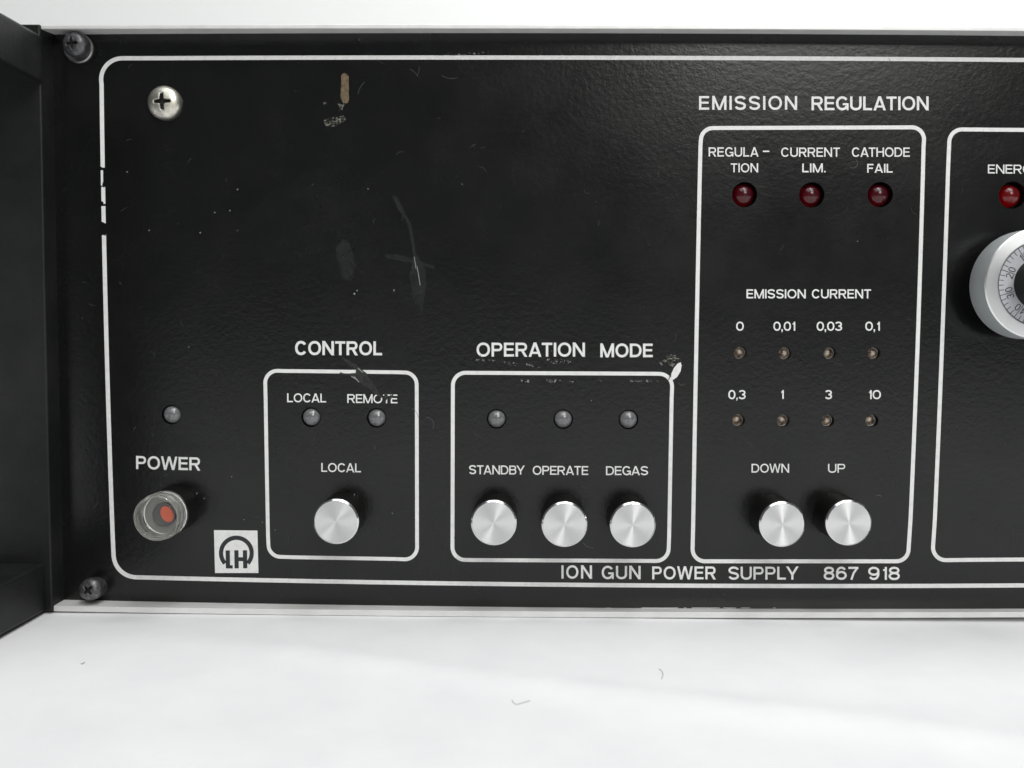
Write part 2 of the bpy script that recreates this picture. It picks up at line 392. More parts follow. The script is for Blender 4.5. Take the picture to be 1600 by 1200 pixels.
def smooth_pts(tab, n=18):
    lo, hi = tab[0][0], tab[-1][0]
    if len(tab) < 3: return [(lo+(hi-lo)*i/n, lerp(tab, lo+(hi-lo)*i/n)) for i in range(n+1)]
    import numpy as np
    c = np.polyfit([a for a, _ in tab], [b for _, b in tab], 2)
    return [(lo+(hi-lo)*i/n, float(np.polyval(c, lo+(hi-lo)*i/n))) for i in range(n+1)]
def qt(tab, lo, hi):
    """quadratic fit re-sampled to a wider range"""
    import numpy as np
    k = 2 if len(tab) > 2 else 1
    c = np.polyfit([a for a, _ in tab], [b for _, b in tab], k)
    return [(lo+(hi-lo)*i/12, float(np.polyval(c, lo+(hi-lo)*i/12))) for i in range(13)]
def frame(outline, width, label, name='printed_frame'):
    bm = bmesh.new(); strip(bm, outline, width, PRINT_D, closed=True)
    return link(name, bm, M_PRINT, unit, label)
# inner boxes
frame(rframe(qt([(620,415),(720,416.6),(850,419)],570,890), qt([(440,579.6),(620,581.6)],400,660), qt([(640,651.2),(840,651.6)],570,890), qt([(440,870.4),(630,873.6)],400,660), 19),
      5.8, 'white printed frame round the CONTROL group')
frame(rframe(qt([(640,707.5),(840,707)],570,890), qt([(730,582.5),(1030,584)],700,1060), qt([(620,1049.5),(840,1045.5)],570,890), qt([(730,875),(1030,876.5)],700,1060), 20),
      6.0, 'white printed frame round the OPERATION MODE group')
frame(rframe(qt([(230,1094.5),(430,1090),(630,1086.5),(730,1084.7),(850,1082.5)],190,890), qt([(1120,200),(1420,199)],1080,1450), qt([(230,1443.2),(430,1437),(630,1430.7),(690,1428),(850,1420.8)],190,890), qt([(1100,877),(1400,877)],1070,1450), 19),
      6.2, 'white printed frame round the EMISSION REGULATION group')
frame(rframe(qt([(250,1481.9),(320,1479.5),(540,1472),(700,1465.5),(850,1459)],190,890), [(1450,202.0),(1600,203.0),(2500,212)], [(190,2440),(890,2400)], [(1450,875.3),(1600,874.2),(2500,868)], 20),
      6.2, 'white printed frame at the right edge round the ENERGY group')
# outer frame, its left side broken where the paint is worn away
TOPL = smooth_tab([(200, 90.9), (450, 90.5), (850, 90.2), (1200, 90.6), (1400, 92), (1600, 94)], [150+50*i for i in range(30)]+[1900, 2400, 2990])
BOTTL = smooth_tab([(220, 902.2), (400, 906.5), (800, 912.5), (1000, 914.6), (1200, 915.8), (1400, 915.7), (1600, 914.5)], [150+50*i for i in range(30)]+[1900, 2400, 2990])
LL = [(125,158.3),(250,160.6),(350,162.3),(450,164.4),(595,167.5),(680,170.6),(805,175.0),(860,177)]
def arcp(cx, cy, r, a0, a1, n=12): return [(cx+r*math.cos(math.radians(a0+(a1-a0)*i/n)), cy+r*math.sin(math.radians(a0+(a1-a0)*i/n))) for i in range(n+1)]
bm = bmesh.new()
tl = arcp(158.0+33, 91+33, 33, 180, 270); bl2 = arcp(177.4+36, 902-36, 36, 180, 90)
lside = [(x, y) for y, x in qt(LL, 110, 880)]
def LX(y): return lerp(qt(LL, 110, 880), y)
strip(bm, [(LX(262), 262)]+[(LX(y), y) for y in (240, 200, 160, 132)]+tl+[p for p in TOPL if p[0] > 200], 6.6, PRINT_D)
strip(bm, [(LX(y)+.2, y) for y in (318.5, 304, 292)], 6.2, PRINT_D)
strip(bm, [(LX(y)-1.4, y) for y in (290, 280, 266)], 3.6, PRINT_D)
strip(bm, [(LX(y), y) for y in (350.5, 336, 322)], 6.4, PRINT_D)
strip(bm, [(LX(366), 366)]+[(LX(y), y) for y in range(390, 860, 30)]+bl2+[p for p in BOTTL if p[0] > 226], 6.6, PRINT_D)
link('printed_frame', bm, M_PRINT, unit, 'large white printed border round the whole panel, worn through on its left side')
# ---- lettering: own stroke alphabet, u right, v up, cap height 1
def earc(cx, cy, rx, ry, a0, a1, n=20, ex=2.12):
    o = []
    for i in range(n+1):
        a = math.radians(a0+(a1-a0)*i/n); c, s = math.cos(a), math.sin(a)
        o.append((cx+rx*math.copysign(abs(c)**(2/ex), c), cy+ry*math.copysign(abs(s)**(2/ex), s)))
    return o
def glyph(ch, k, w):
    """-> advance width, strokes [(points, closed, width factor)]"""
    h = w/2; T = 1-h; o = 0.012
    wd = {'I':w,'L':.54,'E':.60,'F':.56,'T':.62,'N':.72,'M':.84,'A':.74,'Y':.72,'W':1.02,'P':.64,'R':.70,'B':.68,'D':.72,'U':.70,'C':.74,'G':.76,'O':.80,'S':.66,'H':.70,
          '0':.60,'1':.31,'2':.58,'3':.60,'6':.60,'7':.56,'8':.60,'9':.60,'4':.6,',':w*1.25,'.':w*1.1,'-':.46,' ':.36}[ch]
    if ch not in 'I.,': wd *= k
    W = wd; s = []
    def ad(pts, closed=False, f=1.0): s.append((pts, closed, f))
    if ch in 'LEFHNPRBDMUK': 
        if ch != 'U': ad([(h, 0), (h, 1)])
    if ch == 'I': ad([(h, 0), (h, 1)])
    if ch == 'L': ad([(h, h*.95), (W, h*.95)], f=.95)
    if ch == 'E': ad([(h, T), (W-.01, T)], f=.95); ad([(h, .515), (W-.05, .515)], f=.9); ad([(h, h), (W, h)], f=.95)
    if ch == 'F': ad([(h, T), (W, T)], f=.95); ad([(h, .50), (W-.06, .50)], f=.9)
    if ch == 'T': ad([(0, T), (W, T)], f=.95); ad([(W/2, 0), (W/2, 1)])
    if ch == 'H': ad([(W-h, 0), (W-h, 1)]); ad([(h, .52), (W-h, .52)], f=.92)
    if ch == 'N': ad([(W-h, 0), (W-h, 1)]); ad([(h*.9-.06, 1.1), (W-h*.9+.06, -.1)], f=1.0)
    if ch == 'M': ad([(W-h, 0), (W-h, 1)]); ad([(h*.95-.03, 1.09), (W/2+.015, -.06)], f=.92); ad([(W-h*.95+.03, 1.09), (W/2-.015, -.06)], f=.92)
    if ch == 'A': ad([(h*.95-.035, -.1), (W/2+.035, 1.12)], f=1.0); ad([(W-h*.95+.035, -.1), (W/2-.035, 1.12)], f=1.0); ad([(W*.2, .27), (W*.8, .27)], f=.85)
    if ch == 'Y': ad([(h*.7-.06, 1.1), (W/2+.0, .38)], f=1.0); ad([(W-h*.7+.06, 1.1), (W/2-.0, .38)], f=1.0); ad([(W/2, 0), (W/2, .45)])
    if ch == 'W':
        q = W/4
        ad([(h*.85-.02, 1.1), (q+.02, -.1)], f=.95); ad([(q*2-.0+.02, 1.1), (q-.01, -.1)], f=.9)
        ad([(q*2-.02, 1.1), (q*3+.01, -.1)], f=.9); ad([(W-h*.85+.02, 1.1), (q*3-.02, -.1)], f=.95)
    if ch in 'PR':
        m = .47; r = (T-m)/2
        ad([(h, T)]+earc(W-h-r*.95-(.02 if ch == 'R' else 0), m+r, r*.95, r, 90, -90, 12)+[(h, m)], f=.95)
        if ch == 'R': ad([(W*.50, m), (W-h-.045, m-.10), (W-h-.02, 0)] if 0 else [(W*.50, .52), (W-h*.9+.02, -.08)], f=1.0)
    if ch == 'B':
        m = .53; r = (T-m)/2; r2 = (m-h)/2
        ad([(h, T)]+earc(W-h-r-.03, m+r, r, r, 90, -90, 12)+[(h, m)], f=.92)
        ad([(h, m)]+earc(W-h-r2, h+r2, r2, r2, 90, -90, 12)+[(h, h)], f=.92)
    if ch == 'D': ad([(h, T)]+earc(W*.45, .5, W*.55-h, .5-h, 90, -90, 20)+[(h, h)], f=.95)
    if ch == 'U': ad([(h, 1)]+earc(W/2, .36, W/2-h, .36-h+o, 180, 360, 18)+[(W-h, 1)])
    if ch == 'O': ad(earc(W/2, .5, W/2-h, .5-h+o, 0, 350, 35), True, .97)
    if ch == 'C': ad(earc(W/2+.01, .5, W/2-h, .5-h+o, 35, 325, 30))
    if ch == 'G': ad(earc(W/2, .5, W/2-h, .5-h+o, 35, 335, 30)); ad([(W*.54, .44), (W-h*.8, .44)], f=.88); ad([(W-h*.8, .51), (W-h*.8, .0)], f=.8)
    if ch == 'S':
        r = (1-w)/4
        ad(earc(W/2, T-r+o, W/2-h, r, 12, 270, 18, 2.1)[:-1]+[(W/2, .5+o/2)]+earc(W/2, h+r-o, W/2-h, r, 90, -168, 18, 2.1)[1:])
    if ch == '0': ad(earc(W/2, .5, W/2-h, .5-h+o, 0, 350, 35, 2.2), True)
    if ch == '1': ad([(W-h, 0), (W-h, 1)]); ad([(W-w-.13, .745), (W-w-.02, .765), (W-h, .84)], f=.82)
    if ch == '2': ad(earc(W/2, .70, W/2-h, .30-h+o, 165, -38, 16)+[(h*1.3, h*1.6)]); ad([(0, h), (W, h)], f=.98)
    if ch == '3':
        r = (1-w)/4
        ad(earc(W/2-.01, T-r+o, W/2-h-.02, r, 160, -90, 16, 2.1)); ad(earc(W/2-.01, h+r-o+.01, W/2-h, r+.01, 90, -165, 16, 2.1))
    if ch == '8':
        r = (1-w)/4
        ad(earc(W/2, T-r+o+.01, W/2-h-.03, r-.01, 0, 345, 23, 2.1), True); ad(earc(W/2, h+r-o+.01, W/2-h, r+.02, 0, 345, 23, 2.1), True)
    if ch in '69':
        ring = earc(W/2, .335, W/2-h, .335-h+o, 0, 345, 23, 2.1); cc = earc(W/2, .5, W/2-h, .5-h+o, 38, 190, 14, 2.2)+[(h, .33)]
        if ch == '9': ring = [(W-x, 1-y) for x, y in ring]; cc = [(W-x, 1-y) for x, y in cc]
        ad(ring, True); ad(cc)
    if ch == '7': ad([(0, T), (W, T)], f=.98); ad([(W-h*.9, .93), (W*.52, .5), (W*.30, 0)], f=.95)
    if ch == '4': ad([(W*.72, 0), (W*.72, 1)]); ad([(0, .3), (W, .3)], f=.9); ad([(h, .3), (W*.7, 1.0)], f=.9)
    if ch == ',': ad([(h, 0), (h, w)]); ad([(w*.75, .02), (w*.28, -.17)], f=.55)
    if ch == '.': ad([(h, 0), (h, w)])
    if ch == '-': ad([(0, .42), (W, .42)], f=.9)
    return wd, s
KERN = {'AT':-.07,'TA':-.07,'LY':-.07,'PL':0,'LA':.0,'LC':0,'0,':0.02,',0':0.0,',1':0,',3':0,'TE':-.0,'CA':-.03,'DB':0,'BY':-.05,'TR':0,'OW':-.02,'RA':-.01,'GA':-.02}
def caption_bm(text, xl, xr, yb, H, yb2=None, w=.165, track=.12, tr=None, depth=PRINT_D, bm=None):
    """text between xl and xr (pixels), baseline yb (left) to yb2 (right), cap height H"""
    def total(k):
        t = 0
        for i, c in enumerate(text):
            t += glyph(c, k, w)[0]
            if i < len(text)-1: t += track+KERN.get(text[i:i+2], 0)
        return t
    want = (xr-xl)/H; lo, hi = .4, 2.0
    for _ in range(30):
        m = (lo+hi)/2
        if total(m) < want: lo = m
        else: hi = m
    k = lo if len(text) > 1 or text not in '1I' else 1.0
    bm = bm or bmesh.new(); u = 0; ye = yb if yb2 is None else yb2
    for i, c in enumerate(text):
        wd, st = glyph(c, k, w)
        for q, (pts, closed, f) in enumerate(st):
            def tf(a, b, u=u):
                x = xl+(u+a)*H; y = yb+(ye-yb)*(x-xl)/max(1, xr-xl)-b*H
                return tr(x, y) if tr else (x, y)
            strip(bm, pts, w*f, depth+LAY*q, closed, clip=(-.25 if c in ',' else -.012, 1.012), tr=tf)
        u += wd+track+KERN.get(text[i:i+2], 0)
    return bm
def caption(text, *a, mat=None, **k):
    return link('caption', caption_bm(text, *a, **k), M_PRINT, unit, 'white printed text reading %s' % text)
BIG = dict(w=.172)
def multi(label, *words):
    bm = bmesh.new()
    for args, kw in words: caption_bm(*args, bm=bm, **kw)
    return link('caption', bm, M_PRINT, unit, 'white printed text reading '+label)
multi('EMISSION REGULATION', (('EMISSION',1092.3,1245.5,171.5,21.5), dict(w=.165,track=.22)), (('REGULATION',1268,1451,172.2,21.5), dict(w=.172,track=.115)))
multi('REGULA-TION', (('REGULA',1107.3,1185,244.6,14.4), dict(w=.15,track=.13)), (('-',1192,1202,242.5,14.4), {}), (('TION',1141.8,1184.6,269.2,14), dict(w=.15,track=.12)))
multi('CURRENT LIM.', (('CURRENT',1220.4,1312.4,245,14.4), dict(w=.15,track=.12)), (('LIM.',1253.5,1290.3,269.3,13.8), dict(w=.17,track=.15)))
multi('CATHODE FAIL', (('CATHODE',1331,1421.5,245,14.6), dict(w=.15,track=.10)), (('FAIL',1355,1394.8,269.8,13.8), dict(w=.165,track=.13)))
multi('EMISSION CURRENT', (('EMISSION',1166.4,1259,466.2,14.2), dict(w=.165,track=.12)), (('CURRENT',1268.4,1361,466.2,14.2), dict(w=.165,track=.11)))
for tx, a, b, y in (('0',1150.2,1162.2,516.7),('0,01',1208.4,1242.6,516.7),('0,03',1276,1316,516.7),('0,1',1352,1374.8,516.7),('0,3',1138,1165.2,623.6),('1',1220.3,1227,623.4),('3',1289,1300.2,623.6),('10',1355.3,1376.4,623.6)):
    caption(tx, a, b, y, 14.0, w=.165, track=.06 if ',' in tx else .10)
caption('DOWN', 1174.3, 1233, 738.5, 13.8, w=.15, track=.10)
caption('UP', 1293.8, 1320.6, 738.6, 13.8, w=.15, track=.12)
caption('CONTROL', 460.8, 597, 554.6, 21.8, 555.2, w=.185, track=.09)
caption('LOCAL', 448.6, 509.6, 628.4, 13.8, 628.8, w=.16, track=.09)
caption('REMOTE', 542.6, 621, 629.6, 13.8, 630.2, w=.155, track=.09)
caption('LOCAL', 502, 564, 737.2, 13.8, 738, w=.155, track=.09)
multi('OPERATION MODE', (('OPERATION',744.6,914,557.2,21.8), dict(w=.175,track=.11)), (('MODE',938,1020,558.2,21.4), dict(w=.18,track=.10)))
caption('STANDBY', 733, 819.4, 740.8, 14, 741.6, w=.155, track=.085)
caption('OPERATE', 832.4, 919.2, 741.8, 14, 742.2, w=.155, track=.09)
caption('DEGAS', 946.8, 1012.6, 742.4, 14, w=.155, track=.09)
caption('POWER', 212.6, 313, 732.8, 20.5, 735.2, w=.175, track=.10)
multi('ION GUN POWER SUPPLY', (('ION',877.2,925,904,20.6), dict(w=.165,track=.2)), (('GUN',940.2,1001,904.8,20.6), dict(w=.165,track=.17)), (('POWER',1019,1118.6,905.2,20.2), dict(w=.17,track=.14)), (('SUPPLY',1138.2,1247,905.6,20.2), dict(w=.165,track=.13)))
multi('867 918', (('867',1287,1341.2,905.8,20.2), dict(w=.165,track=.13)), (('918',1356.5,1406,906,20.2), dict(w=.165,track=.13)))
caption('ENERGY', 1543.6, 1627, 271, 14, 271.6, w=.15, track=.115)
# maker's mark
q = [(334.3,828.3),(402.2,829),(403.8,895.3),(336,895.3)]
bm = bmesh.new(); fan(bm, q, PRINT_D); logo = link('logo_plate', bm, M_PRINT, unit, 'small square white emblem with a dark ring over the letters LH')
bm = bmesh.new()
strip(bm, arcp(369.3, 864.2, 24.0, 138, 402, 40), 6.6, PRINT_D+.03)
link('logo_ring', bm, M_INK, logo)
bm = bmesh.new(); d = PRINT_D+.03
strip(bm, [(355.8, 860), (356.2, 888)], 6.6, d); strip(bm, [(353.0, 885.6), (363.6, 885.8)], 5, d+LAY)
strip(bm, [(369.3, 859.8), (369.8, 888)], 6.6, d); strip(bm, [(382.6, 859.8), (383.2, 888)], 6.6, d); strip(bm, [(369.4, 873.6), (383, 873.8)], 6, d+LAY)
link('logo_letter', bm, M_INK, logo)
# ------------------------------------------------------------------ lamps in the panel
def at(o, px, py, d, rotz=0): o.location = P(px, py, d); o.rotation_euler = (math.pi/2, 0, 0)
def dome(r, front, base, seg=40):
    pr_ = [(r, base)]
    hz = r*0.92; z0 = front-hz
    pr_ += [(r, z0)]+[(r*math.cos(a), z0+hz*math.sin(a)) for a in (math.pi/2*i/12 for i in range(1, 12))]+[(0, front)]
    return lathe(pr_, seg)
def newmesh(name, bm, mats):
    me = bpy.data.meshes.new(name); bm.to_mesh(me); bm.free()
    for m in mats: me.materials.append(m)
    return me
me_g = newmesh('indicator_light', dome(14.4/PXMM, 0.9, -2.6), [M_LEDGREY])
me_r = newmesh('indicator_light', dome(17.4/PXMM, 0.35, -2.7), [M_LEDRED])
me_rb = newmesh('lamp_base', lathe([(0, -2.75), (17.2/PXMM, -2.75), (17.2/PXMM, -2.9), (0, -2.9)], 32), [M_REDBASE])
for x, y, r, lab in LEDS_GREY: at(link('indicator_light', me_g, None, unit, 'unlit grey domed lamp '+lab), x, y, 0)
M_LEDBRIGHT = pr('bright_red_led_plastic', (0.36, 0.003, 0.008), 0.24, 0.0, Transmission_Weight=0.80, IOR=1.4, Coat_Weight=0.4, Coat_Roughness=0.08).m
for x, y, r, lab in LEDS_RED:
    if x > 1500:
        me_r = me_r.copy(); me_r.materials[0] = M_LEDBRIGHT; lab += ', brighter red than the others'
    o = link('indicator_light', me_r, None, unit, ('unlit red domed lamp ' if x > 1500 else 'unlit dark red domed lamp ')+lab); at(o, x, y, 0)
    b = link('lamp_base', me_rb, None, o)
me_t = newmesh('indicator_light', lathe([(9.0/PXMM, -3.0), (9.0/PXMM, -2.3), (8.2/PXMM, -1.95), (7.0/PXMM, -1.65), (5.2/PXMM, -1.4), (2.8/PXMM, -1.25), (0, -1.2)], 24), [M_DIE])
me_tr = newmesh('glint_ring', lathe([(9.7/PXMM, -2.8), (9.7/PXMM, -1.7), (9.2/PXMM, -1.45), (8.3/PXMM, -1.55), (8.0/PXMM, -2.1)], 24), [M_GLINT])  # ring added to give each tiny lamp a white crescent highlight
for x, y, lab in LEDS_TINY:
    o = link('indicator_light', me_t, None, unit, 'tiny recessed clear lamp under the number '+lab); at(o, x, y, 0)
    o.rotation_euler.rotate_axis('Z', random.uniform(0, 6.3)); link('glint_ring', me_tr, None, o)
# ------------------------------------------------------------------ push buttons
BH = 8.6
def rad(px, h): return px/F*(D-h)
rc = rad(36.2, BH)
me_body = newmesh('push_button', lathe([(rc+.05, -0.2), (rc+.05, BH-.9), (rc-.1, BH-.75), (0, BH-.75)], 64), [M_BLACK])
me_cap = newmesh('button_cap', lathe([(rc-.12, BH-.9), (rc, BH-.7), (rc, BH-.32), (rc-.34, BH, 0), (0, BH, 1)], 96), [M_TURNEDR, M_TURNED])
BUT = [(524.7,815.3,'LOCAL, alone in its frame'),(771.5,817.2,'STANDBY'),(882.1,819.7,'OPERATE'),(989,820.3,'DEGAS'),(1222.7,819.6,'DOWN'),(1326.8,817.3,'UP')]
for x, y, lab in BUT:
    b = link('push_button', me_body, None, unit, 'round button with bright turned aluminium cap under the word '+lab)
    b.location = P(x, y, BH)+Vector((0, BH*MM, 0)); b.rotation_euler = (math.pi/2, 0, 0)
    link('button_cap', me_cap, None, b)
# power button: black barrel, hollow clear cap
PH = 11.0; rp = rad(38, PH); px_, py_ = 243.5, 810
o = link('power_button', lathe([(rp+.1, -.2), (rp+.1, 6.0), (rp-.15, 6.2), (0, 6.2)], 64), M_BLACK, unit, 'round power button with a clear hollow cap and an orange spot inside')
o.location = P(px_, py_, PH)+Vector((0, PH*MM, 0)); o.rotation_euler = (math.pi/2, 0, 0)
pb = o
link('clear_cap', lathe([(rp-.85, 6.5), (rp-.15, 6.5), (rp, 6.7), (rp, PH-2.1), (rp-.25, PH-1.8), (rp-.2, PH-.2), (rp-.4, PH), (rp-.7, PH-.1), (rp-.85, PH-.5), (rp-.85, 6.5)], 72), M_CLEAR, pb)
link('button_floor', lathe([(0, 6.4), (rp-.1, 6.4), (rp-.1, 6.3), (0, 6.3)], 48), M_FLOOR, pb)
bm = lathe([(0, 7.7), (2.45, 7.7), (2.6, 7.55), (2.6, 6.45)], 40)
for v in bm.verts: v.co.x += .35*MM; v.co.y += .1*MM
link('button_core', bm, M_FLOORD, pb)
bm = lathe([(0, 7.85), (1.45, 7.85), (1.55, 7.73)], 32)
for v in bm.verts: v.co.x, v.co.y = v.co.x*.95-v.co.y*.22+1.15*MM, v.co.y*1.22+.3*MM
link('orange_mark', bm, M_ORANGE, pb)
# ------------------------------------------------------------------ screws
def screw_bm(r, h, cross=0.55, cw=0.13, slope=0.0, seg=72, rings=30):
    bm = bmesh.new(); g = []
    def z(x, y):
        q = min(1, math.hypot(x, y)/r); z0 = h*math.sqrt(max(0, 1-(q*.86)**2)); e = h*math.sqrt(1-.86**2)
        z0 = (z0-e)/(h-e)*h*.72+h*.28*(1-q**14)
        ax, ay = abs(x)/r, abs(y)/r; m = 0
        arm_w = cw*(1.15-.5*max(ax, ay)/cross)
        for a, b in ((ax, ay), (ay, ax)):
            d = min((cross-a)/.10, (arm_w-b)/.05); m = max(m, min(1, max(0, d)))
        m = max(m, min(1, max(0, (.21-math.hypot(ax, ay))/.06)))
        return z0-m*h*.85*(1-.5*max(ax, ay)/cross)
    c = bm.verts.new((0, 0, z(0, 0)*MM)); prev = None
    for k in range(1, rings+1):
        rr = r*k/rings; ring = [bm.verts.new((rr*math.cos(a)*MM, rr*math.sin(a)*MM, z(rr*math.cos(a), rr*math.sin(a))*MM)) for a in (2*math.pi*i/seg for i in range(seg))]
        for i in range(seg):
            j = (i+1) % seg; f = bm.faces.new([c, ring[i], ring[j]] if prev is None else [prev[i], ring[i], ring[j], prev[j]]); f.smooth = True
        prev = ring
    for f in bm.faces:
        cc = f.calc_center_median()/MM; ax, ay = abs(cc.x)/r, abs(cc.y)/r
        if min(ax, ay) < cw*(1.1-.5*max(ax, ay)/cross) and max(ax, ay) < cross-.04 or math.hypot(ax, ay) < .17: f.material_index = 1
    base = [bm.verts.new((v.co.x, v.co.y, -h*.9*MM)) for v in prev]
    for i in range(seg): bm.faces.new([prev[i], base[i], base[(i+1) % seg], prev[(i+1) % seg]])
    return bm
def tilt(o, rx, ry, rz): o.rotation_euler = (Matrix.Rotation(math.pi/2, 3, 'X') @ Matrix.Rotation(rx, 3, 'X') @ Matrix.Rotation(ry, 3, 'Y') @ Matrix.Rotation(rz, 3, 'Z')).to_euler()
o = link('screw', screw_bm(3.85, 1.7, .52, .13), [M_NICKEL, M_RECESS_SHADE], unit, 'silver cross-head screw inside the printed border'); at(o, 256.8, 160.5, .6); tilt(o, 0, 0, math.radians(2))
o = link('screw', screw_bm(2.75, 1.3, .52, .14), [M_BLACKSTEEL, M_RECESS_SHADE], unit, 'black cross-head screw in the upper left corner'); at(o, 116, 69, 3.0); tilt(o, .10, -.12, .1)
o2 = link('screw_shank', lathe([(2.3, -1.0), (2.3, -3.4)], 32), M_BLACKSTEEL, o)
o = link('screw_washer', lathe([(2.2, -.1), (2.2, .45), (3.15, .5), (3.4, .25), (3.4, -.1)], 48), M_WASHER, unit, 'black washer with a shiny edge under the upper left screw'); at(o, 123, 75.5, .1)
o = link('screw', screw_bm(2.6, 1.4, .50, .13), [M_BLACKSTEEL, M_RECESS_SHADE], unit, 'black cross-head screw in the lower left corner, standing proud'); at(o, 141, 921, 3.4); tilt(o, -.12, .0, .75)
link('screw_shank', lathe([(2.4, -1.0), (2.4, -3.6)], 32), M_BLACKSTEEL, o)
# ------------------------------------------------------------------ dial at the right edge
DF = 11.5                                   # front of the silver rim
dc = P(1627, 443, DF); ro = rad(86, DF)
dial = link('dial', lathe([(ro-2.2, .2, 3), (ro-2.2, 4.4, 3), (ro-.3, 4.5, 3), (ro-.1, 4.7, 3), (ro, 4.9), (ro, DF-.25), (ro-.25, DF, 1), (rad(66, DF)+.15, DF, 1), (rad(66, DF), DF-.12, 1), (2.0, DF-.14, 2)], 128), [M_DIALSIDE, M_DIAL, M_SCALE, M_BLACK], unit, 'silver numbered dial cut off by the right edge of the photo')
dial.location = (dc.x, 0, dc.z); dial.rotation_euler = (math.pi/2, 0, 0)
hb = rad(41.5, DF)
o = link('dial_hub', lathe([(hb, DF-.2), (hb, DF+7.5), (hb-.4, DF+8), (0, DF+8)], 96), M_HUB, dial)
rs = rad(64.5, DF-.14)
bm = bmesh.new()
def sector(bm, r0, r1, a, wd, z):
    c, s = math.cos(a), math.sin(a)
    vs = [(r0*c-wd/2*s, r0*s+wd/2*c), (r1*c-wd/2*s, r1*s+wd/2*c), (r1*c+wd/2*s, r1*s-wd/2*c), (r0*c+wd/2*s, r0*s-wd/2*c)]
    f = bm.faces.new([bm.verts.new((x*MM, y*MM, z*MM)) for x, y in vs]); f.normal_update()
    if f.normal.z < 0: f.normal_flip()
for i in range(50):
    a = math.radians(161+7.2*i)
    sector(bm, hb+.15 if i % 5 == 0 else rs-1.05, rs, a, .14, DF-.10)
n_ = 120
for i in range(n_):
    a, b = 2*math.pi*i/n_, 2*math.pi*(i+1)/n_
    f = bm.faces.new([bm.verts.new((r*math.cos(t_)*MM, r*math.sin(t_)*MM, (DF-.095)*MM)) for r, t_ in ((rs, a), (rs+.16, a), (rs+.16, b), (rs, b))])
link('dial_graduation', bm, M_INK, dial)
bm = bmesh.new()
def digit_on_dial(bm, ch, ang, side):
    hgt = 1.6; wcap = 1.25; wd, st = glyph(ch, 1.0, .12)
    base_r = hb+.35
    c, s = math.cos(ang), math.sin(ang)
    for q, (pts, closed, f) in enumerate(st):
        tmp_ = []
        def mp(u, v):   # u along the clockwise tangent, v outwards
            off = (side*(.26)+ (u*hgt if side > 0 else (u-wd)*hgt))
            r = base_r+v*hgt
            return (r*c+off*s, r*s-off*c)
        bs = len(bm.verts); b2 = bmesh.new()
        strip_local(b2, [mp(*p) for p in pts], .19*f, DF-.10+.006*q, closed)
        m_ = bpy.data.meshes.new('x'); b2.to_mesh(m_); b2.free(); bm.from_mesh(m_); bpy.data.meshes.remove(m_)
def strip_local(bm, pts, width, z, closed):
    n = len(pts); L, Rr = [], []
    for i in range(n):
        a = pts[i-1] if (closed or i) else None; b = pts[(i+1) % n] if (closed or i < n-1) else None; p = pts[i]
        def un(u, v):
            d = math.hypot(v[0]-u[0], v[1]-u[1]) or 1; return ((v[0]-u[0])/d, (v[1]-u[1])/d)
        d1 = un(a, p) if a else un(p, b); d2 = un(p, b) if b else d1
        mx, my = -d1[1]-d2[1], d1[0]+d2[0]; ml = math.hypot(mx, my) or 1; mx /= ml; my /= ml
        k = width/2/max(.35, -mx*d1[1]+my*d1[0]); L.append((p[0]+mx*k, p[1]+my*k)); Rr.append((p[0]-mx*k, p[1]-my*k))
    for i in range(n if closed else n-1):
        j = (i+1) % n
        f = bm.faces.new([bm.verts.new((x*MM, y*MM, z*MM)) for x, y in (L[i], Rr[i], Rr[j], L[j])]); f.normal_update()
        if f.normal.z < 0: f.normal_flip()
for k in range(1, 10):
    ang = math.radians(161+36*(k-2))
    if str(k) in '123467890': digit_on_dial(bm, str(k), ang, -1); digit_on_dial(bm, '0', ang, 1)
link('dial_number', bm, M_INK, dial)
# ------------------------------------------------------------------ wear, chips and dust
def blob(bm, pts, depth, jag=1.0):
    out = []
    n = len(pts)
    for i in range(n):
        a, b = pts[i], pts[(i+1) % n]
        for s in (0, .33, .66): out.append((a[0]+(b[0]-a[0])*s+random.uniform(-jag, jag), a[1]+(b[1]-a[1])*s+random.uniform(-jag, jag)))
    fan(bm, out, depth)
def mark(name, mat, label, polys, depth=.012, jag=1.0, kind=None):
    bm = bmesh.new()
    for i, p in enumerate(polys): blob(bm, p, depth+.003*i, jag)
    return link(name, bm, mat, unit, label, kind)
mark('rub_mark', M_SMEAR, 'grey rubbed patch on the bare upper panel', [[(526,388),(536,372),(545,380),(552,398),(556,415),(549,438),(536,436),(528,412)]], jag=1.2)
mark('rub_mark', M_SMEAR, 'long grey rub with a bright scratch in the middle of the bare panel', [[(640,430),(646,400),(652,396),(664,420),(667,446),(662,470),(660,490),(655,478),(648,474)],
     [(612,306),(620,306),(632,330),(643,352),(648,378),(650,400),(646,400),(642,374),(636,348),(622,326)], [(598,397),(615,397),(645,404),(680,416),(678,420),(640,410),(606,403)]], jag=.8)
mark('rub_mark', M_SCUFF, 'curved scuff across the top of the CONTROL frame', [[(532,558),(545,562),(560,572),(572,584),(584,600),(594,616),(590,618),(575,606),(560,596),(550,588),(534,583),(556,586),(556,578),(540,566)]], depth=.07, jag=.6)
mark('scratch', M_SCRAPE, 'paint scraped off the CONTROL frame line', [[(528.5,584.8),(532,581.8),(540,583.5),(556,583),(556,577.5),(562,575),(576,585.5),(574,587.5),(566,586.5),(545,586)], [(600,615),(604,613.5),(607,620),(603.5,626),(600.5,622)], [(588.5,616.5),(592,615),(598,620),(596,622)], [(608,622),(614,614),(615,617),(610,626)]], depth=.075, jag=.4)
